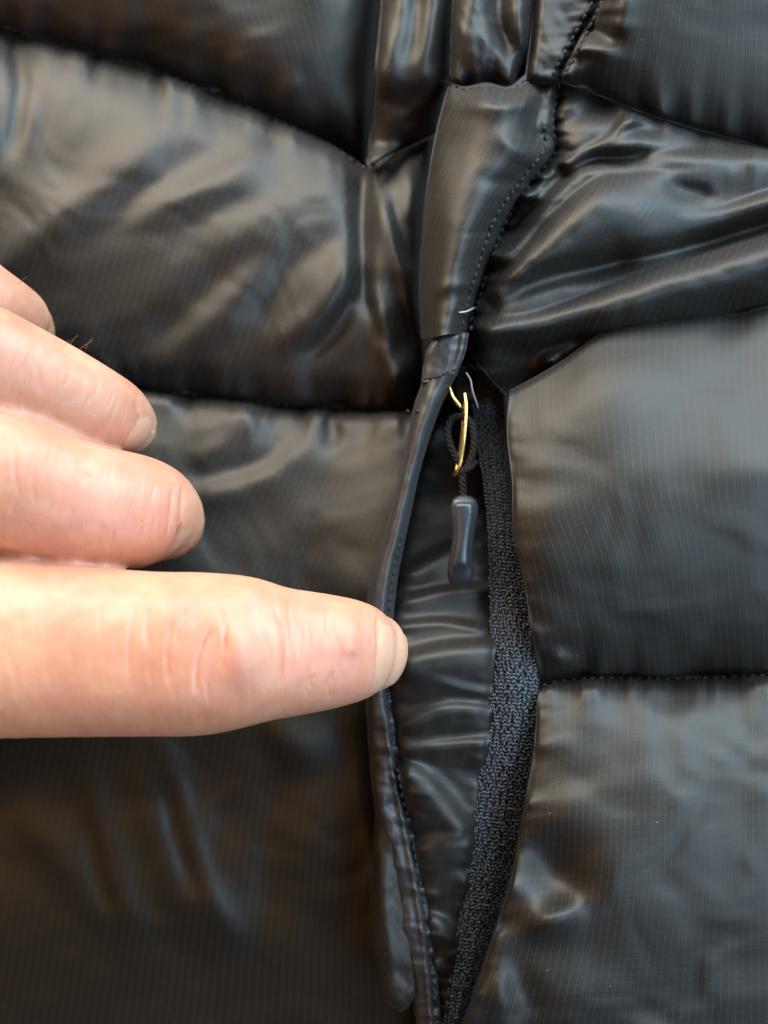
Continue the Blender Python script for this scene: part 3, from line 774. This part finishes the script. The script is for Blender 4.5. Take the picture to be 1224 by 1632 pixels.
def loft(keys, n=60, m=40, tip=True, root=True, ex=0.92):
    c, T, s, d, a, b = finger_frames(keys, n)
    V = []
    def ring(ci, si, di, ai, bi):
        for k in range(m):
            th = 2 * math.pi * k / m
            x = np.sign(math.cos(th)) * abs(math.cos(th)) ** ex; y = np.sign(math.sin(th)) * abs(math.sin(th)) ** ex
            V.append(ci + ai * x * si + bi * y * di)
    nt = 10
    if root:
        for i in range(nt, 0, -1):
            f = i / (nt + .3); w = math.sqrt(1 - f * f)
            ring(c[0] - T[0] * f * min(a[0], b[0]) * .9, s[0], d[0], a[0] * w, b[0] * w)
    for i in range(n): ring(c[i], s[i], d[i], a[i], b[i])
    if tip:
        for i in range(1, nt + 1):
            f = i / (nt + .3); w = math.sqrt(1 - f * f)
            ring(c[-1] + T[-1] * f * b[-1] * .95, s[-1], d[-1], a[-1] * w, b[-1] * w)
    r = len(V) // m; F = []
    for i in range(r - 1):
        for k in range(m): F.append([i * m + k, i * m + (k + 1) % m, (i + 1) * m + (k + 1) % m, (i + 1) * m + k])
    F.append(list(range(m))[::-1]); F.append([(r - 1) * m + k for k in range(m)])
    return np.array(V), F

index_k = [(-520, 985, 97, 150, 130), (-260, 1015, 121, 148, 135), (-100, 1028, 121, 144, 132), (0, 1031, 119, 141, 128), (120, 1036, 116, 134, 122), (240, 1040, 113, 129, 118), (320, 1040, 111, 128, 116), (390, 1037, 103, 119, 108), (450, 1039, 90, 103, 96), (510, 1038, 74, 93, 86), (555, 1037, 55, 83, 76), (583, 1039, 35, 73, 64), (597, 1040, 24, 62, 52)]
middle_k = [(-520, 800, 101, 135, 130), (-300, 728, 124, 128, 125), (-120, 738, 122, 120, 112), (0, 764, 103, 114, 106), (80, 790, 82, 104, 98), (150, 806, 55, 97, 92), (210, 815, 24, 92, 84), (238, 823, -10, 86, 74), (250, 830, -50, 76, 62)]
ring_k = [(-520, 640, 133, 120, 115), (-330, 560, 160, 105, 105), (-150, 540, 140, 96, 95), (-40, 565, 108, 86, 88), (60, 606, 67, 76, 78), (130, 638, 28, 68, 70), (178, 662, -14, 61, 60), (198, 676, -52, 52, 48)]
pinky_k = [(-520, 480, 88, 100, 100), (-380, 425, 104, 86, 86), (-220, 430, 88, 76, 76), (-100, 440, 50, 70, 70), (-20, 484, 5, 62, 62), (28, 512, -50, 54, 52), (42, 522, -84, 46, 42)]
thumb_k = [(-820, 1080, 40, 130, 120), (-620, 1180, 10, 125, 110), (-440, 1230, -10, 115, 100), (-300, 1250, -30, 108, 88), (-200, 1250, -60, 98, 74), (-165, 1250, -80, 80, 60)]
palm_k = [(-1500, 900, 60, 210, 150), (-1250, 890, 80, 220, 155), (-1020, 850, 110, 270, 150), (-760, 800, 140, 330, 150), (-560, 770, 150, 330, 140), (-430, 770, 160, 285, 120)]
hv, hf = [], []
def addp(v, f):
    o = len(hv); hv.extend(v.tolist()); hf.extend([[i + o for i in x] for x in f])
for kk in (index_k, middle_k, ring_k, pinky_k, thumb_k): addp(*loft(kk))
addp(*loft(palm_k, m=56, tip=True, ex=0.85))
tmp_me = bpy.data.meshes.new("hand_tmp"); tmp_me.from_pydata(hv, [], hf); tmp_me.update()
tmp = bpy.data.objects.new("hand_tmp", tmp_me); COL.objects.link(tmp)
md = tmp.modifiers.new("r", 'REMESH'); md.mode = 'VOXEL'; md.voxel_size = 0.00062
md = tmp.modifiers.new("s", 'SMOOTH'); md.factor = 0.5; md.iterations = 9
md = tmp.modifiers.new("u", 'SUBSURF'); md.levels = 1; md.render_levels = 1
dg = bpy.context.evaluated_depsgraph_get(); dg.update()
hand_me = bpy.data.meshes.new_from_object(tmp.evaluated_get(dg)); hand_me.name = "hand"
bpy.data.objects.remove(tmp)
nv = len(hand_me.vertices)
co = np.zeros(nv * 3); hand_me.vertices.foreach_get("co", co); co = co.reshape(-1, 3)
no = np.zeros(nv * 3); hand_me.vertices.foreach_get("normal", no); no = no.reshape(-1, 3)
kx = D / (D - co[:, 2])
HX = 612 + co[:, 0] / S * kx; HY = 816 - co[:, 1] / S * kx
vis = np.clip(no[:, 2] * 3, 0, 1)
cre = [  # creases and swellings of the knuckles
    ([(218, 950), (206, 1010), (204, 1085)], 3, -2.0), ([(274, 985), (266, 1045), (270, 1100)], 3, -2.6), ([(302, 960), (284, 1005), (281, 1040)], 3, -2.6),
    ([(345, 1000), (326, 1024), (314, 1065), (312, 1112)], 3.2, -3.8), ([(355, 955), (360, 1000), (357, 1045)], 3, -4.0),
    ([(238, 965), (233, 1000), (235, 1040)], 3, -1.4), ([(322, 955), (312, 985), (306, 1005)], 3, -1.8),
    ([(338, 1056), (331, 1090), (334, 1126)], 3, -1.2), ([(165, 935), (160, 980), (164, 1040)], 3, -0.8), ([(122, 950), (112, 1010), (116, 1070)], 3, -0.7), ([(40, 925), (34, 980), (38, 1050)], 3, -0.9),
    ([(436, 965), (450, 1010), (449, 1060), (443, 1095)], 3.2, -3.0), ([(462, 985), (468, 1030), (464, 1080)], 2.5, -1.2), ([(474, 968), (481, 1010), (478, 1060)], 2.5, -0.9),
    ([(488, 975), (494, 1030), (488, 1095)], 2.5, -1.2), ([(504, 985), (508, 1020), (505, 1060)], 2.5, -0.8), ([(422, 1005), (430, 1050), (424, 1090)], 2.5, -1.2),
    ([(602, 974), (605, 1020), (607, 1094)], 4, -5.0),
    ([(553, 1028), (564, 1040)], 10, 2.6), ([(345, 980), (385, 1035), (375, 1090)], 34, 8), ([(400, 930), (395, 960)], 22, 7), ([(556, 985), (562, 1040)], 18, 2.5), ([(470, 950), (474, 1040)], 22, -3),
    ([(275, 772), (270, 830), (258, 880)], 3.5, -1.8), ([(291, 770), (288, 830), (278, 880)], 4, -2.4), ([(135, 752), (142, 772), (136, 800)], 4, -0.9), ([(120, 745), (150, 765)], 5, -0.8),
    ([(212, 632), (221, 660), (219, 702)], 3.5, -2.2), ([(30, 690), (24, 740), (30, 800)], 4, -0.9), ([(60, 700), (52, 760), (58, 820)], 4, -0.6),
    ([(40, 560), (60, 590), (66, 630)], 4, -0.6),
    ([(-60, 872), (0, 880), (60, 890), (130, 900), (230, 906)], 6, -2.5), ([(-40, 636), (0, 650), (60, 674), (130, 698), (225, 722)], 5, -2.5),
]
_r = np.random.RandomState(11)
for _ in range(70):                                      # many faint cross lines
    fx = _r.uniform(-20, 560); fy = 1035 + _r.uniform(-85, 60); l = _r.uniform(14, 45); b_ = _r.uniform(-6, 6)
    cre.append(([(fx, fy - l), (fx - 5 + b_, fy), (fx + b_, fy + l)], 2.6, -_r.uniform(.25, .9)))
for _ in range(40):
    f = _r.uniform(0, 1); fx = -10 + 270 * f; fy = 745 + 85 * f + _r.uniform(-60, 60); l = _r.uniform(10, 34)
    cre.append(([(fx + 4, fy - l), (fx, fy), (fx - 6, fy + l)], 2.6, -_r.uniform(.2, .7)))
for _ in range(26):
    f = _r.uniform(0, 1); fx = -10 + 210 * f; fy = 575 + 100 * f + _r.uniform(-40, 40); l = _r.uniform(10, 26)
    cre.append(([(fx + 6, fy - l), (fx, fy), (fx - 6, fy + l)], 2.6, -_r.uniform(.2, .7)))
disp = np.zeros(nv)
m = vis > 0.01
disp[m] = pile(HX[m], HY[m], cre, 0.9, 1.45) * vis[m]
disp[m] += vis[m] * 0.25 * fbm(HX[m] / 14, HY[m] / 34, 5, 3)
co += no * (disp * S)[:, None]
hand_me.vertices.foreach_set("co", co.ravel())
fl = pit(HX, HY, 360, 1060, 70, 80, .5) + pit(HX, HY, 560, 1060, 60, 60, .55) + pit(HX, HY, 262, 850, 40, 60, .5) + pit(HX, HY, 210, 690, 36, 40, .35) + pit(HX, HY, 120, 1110, 220, 50, .3) + pit(HX, HY, 480, 1060, 70, 60, .3) + pit(HX, HY, 150, 840, 120, 50, .3) + .35 * np.clip(fbm(HX / 70, HY / 50, 77, 3), 0, 1)
crm = np.zeros(nv); crm[m] = np.clip(-pile(HX[m], HY[m], [c for c in cre if c[2] < 0], 1.0, 1.0) * .12, 0, 1)  # creases and finger gaps tinted a darker red, shading put into the skin colour
fa = hand_me.attributes.new("flush_crease_shade", 'FLOAT', 'POINT'); fa.data.foreach_set("value", np.clip(fl + crm, 0, 1).astype(np.float32))
hand_me.materials.clear(); hand_me.materials.append(SKIN)
hand_me.polygons.foreach_set("use_smooth", np.ones(len(hand_me.polygons), bool)); hand_me.update()
hand = bpy.data.objects.new("hand", hand_me); COL.objects.link(hand)
hand['label'] = "bare left hand pointing its index finger at the edge of the open pocket"; hand['category'] = "hand"

def nail(keys, a0, a1, half, off=2.2, roll=0.0):
    """plate over the dorsal side of a fingertip, a0..a1 = arc along axis measured over the tip cap (in radii)"""
    c, T, s, d, a, b = finger_frames(keys, 60)
    seg = np.linalg.norm(np.diff(c, axis=0), axis=1); L = np.r_[0, np.cumsum(seg)]; Lt = L[-1]
    nu, nvv = 22, 18; top = []
    for i in range(nvv):
        t = a0 + (a1 - a0) * i / (nvv - 1)              # 0 = end of straight part, >0 over the cap
        for j in range(nu):
            w = (j / (nu - 1) * 2 - 1)
            # rounded outline
            tt = t - 0.16 * w * w * (1 if i < nvv / 2 else 0.4) * (1 if i >= nvv / 2 else -0.9)
            ph = math.pi / 2 - w * half + roll
            if tt < 0:
                q = Lt + tt * b[-1]
                ci = np.array([np.interp(q, L, c[:, k]) for k in range(3)]); si = np.array([np.interp(q, L, s[:, k]) for k in range(3)])
                di = np.array([np.interp(q, L, d[:, k]) for k in range(3)]); ai = np.interp(q, L, a); bi = np.interp(q, L, b)
                p = ci + ai * math.cos(ph) * si + bi * math.sin(ph) * di; nrm = math.cos(ph) * si + math.sin(ph) * di
            else:
                f = min(tt, 1.25); g_ = math.sin(min(f, 1.5)); h_ = math.cos(min(f, 1.5))
                p = c[-1] + T[-1] * g_ * b[-1] * .95 + h_ * (a[-1] * math.cos(ph) * s[-1] + b[-1] * math.sin(ph) * d[-1])
                nrm = T[-1] * g_ + h_ * (math.cos(ph) * s[-1] + math.sin(ph) * d[-1])
            nrm = nrm / np.linalg.norm(nrm)
            edge = min(1.0, 3.2 * min(i, 3) / 9 + .1) * sst(0, 0.16, 1 - abs(w))
            lift = off * edge - 1.5 * (1 - edge)
            top.append(p + nrm * lift * S)
    V = np.array(top); idx = np.arange(nu * nvv).reshape(nvv, nu)
    F = np.stack([idx[:-1, :-1], idx[:-1, 1:], idx[1:, 1:], idx[1:, :-1]], -1).reshape(-1, 4).tolist()
    # underside gives the plate a thickness
    cen = c[-1]
    V2 = V + (cen - V) / np.linalg.norm(cen - V, axis=1)[:, None] * 5 * S
    n0 = len(V); lp_ = np.r_[idx[:, 0], idx[-1, 1:], idx[::-1, -1][1:], idx[0, ::-1][1:-1]]
    F += [[int(lp_[i]), int(lp_[(i + 1) % len(lp_)]), int(lp_[(i + 1) % len(lp_)]) + n0, int(lp_[i]) + n0][::-1] for i in range(len(lp_))]
    F += [[q + n0 for q in f][::-1] for f in F[:(nu - 1) * (nvv - 1)]]
    return mesh_obj("fingernail", np.vstack([V, V2]), F, NAIL, hand)
nail(index_k, -0.95, 0.72, 0.92)
nail(middle_k, -0.9, 0.72, 0.9)
nail(ring_k, -0.9, 0.72, 0.9)

# fine hairs on the finger backs
hv2, hf2 = [], []
for (x, y, z, dx, dy, l) in [(112, 548, 120, .6, -.8, 20), (128, 556, 112, .8, -.6, 26), (136, 556, 110, .5, -.9, 22), (30, 452, 60, .7, -.7, 18), (210, 800, 152, 1, -.1, 16), (225, 830, 140, .9, .35, 16), (14, 1044, 386, 1, 0, 12),
                             (120, 1028, 376, .9, .3, 14), (500, 1080, 240, .9, -.4, 16), (100, 552, 124, .7, -.7, 18)]:
    pts = [(x, y, z), (x + dx * l * .5, y + dy * l * .5, z + 8), (x + dx * l, y + dy * l + 2, z + 9)]
    v, f = tube(cpath(pts, 8), np.linspace(.4, .12, 8) * S, 5); o = len(hv2); hv2 += v.tolist(); hf2 += [[q + o for q in x_] for x_ in f]
hr = mesh_obj("finger_hair", hv2, hf2, HAIR, hand); hr['kind'] = "stuff"

# ------------------------------------------------------------------ loose fibres
def fibre(pts, r, mat, label):
    v, f = tube(cpath(pts, 24), r * S, 6)
    c0 = v.mean(0)
    o = mesh_obj("loose_thread", v - c0, f, mat); o.location = c0
    o['label'] = label; o['category'] = "thread"; o['group'] = "stray fibres on the jacket"
fibre([(732, 498, surf_z(733, 498) + 7), (744, 496, surf_z(744, 496) + 10), (757, 490, surf_z(757, 490) + 6)], 1.1, PALE, "short pale thread lying across the seam just above the pocket opening")
fibre([(743, 594, -30), (750, 606, -26), (753, 622, -22), (758, 638, -24), (762, 650, -30)], 1.3, GREYF, "grey curved thread end poking out beside the brass zip loop")

# lint specks caught on the cloth
V = []; F = []; _r = np.random.RandomState(5)
for _ in range(20):
    x = _r.uniform(760, 1215); y = _r.uniform(60, 1600)
    z = surf_z(x, y)
    if z < -200: continue
    l = _r.uniform(1.5, 4.5); a = _r.uniform(0, 3.14)
    v, f = tube(cpath([(x, y, z + 1), (x + l * .5 * math.cos(a), y + l * .5 * math.sin(a), z + 2.5), (x + l * math.cos(a + .5), y + l * math.sin(a + .5), z + 1)], 4), _r.uniform(.25, .5) * S, 4)
    o = len(V); V += v.tolist(); F += [[q + o for q in k_] for k_ in f]
ln_ = mesh_obj("lint", V, F, GREYF); ln_['kind'] = "stuff"
ln_['label'] = "tiny grey lint specks caught on the black fabric"; ln_['category'] = "lint"
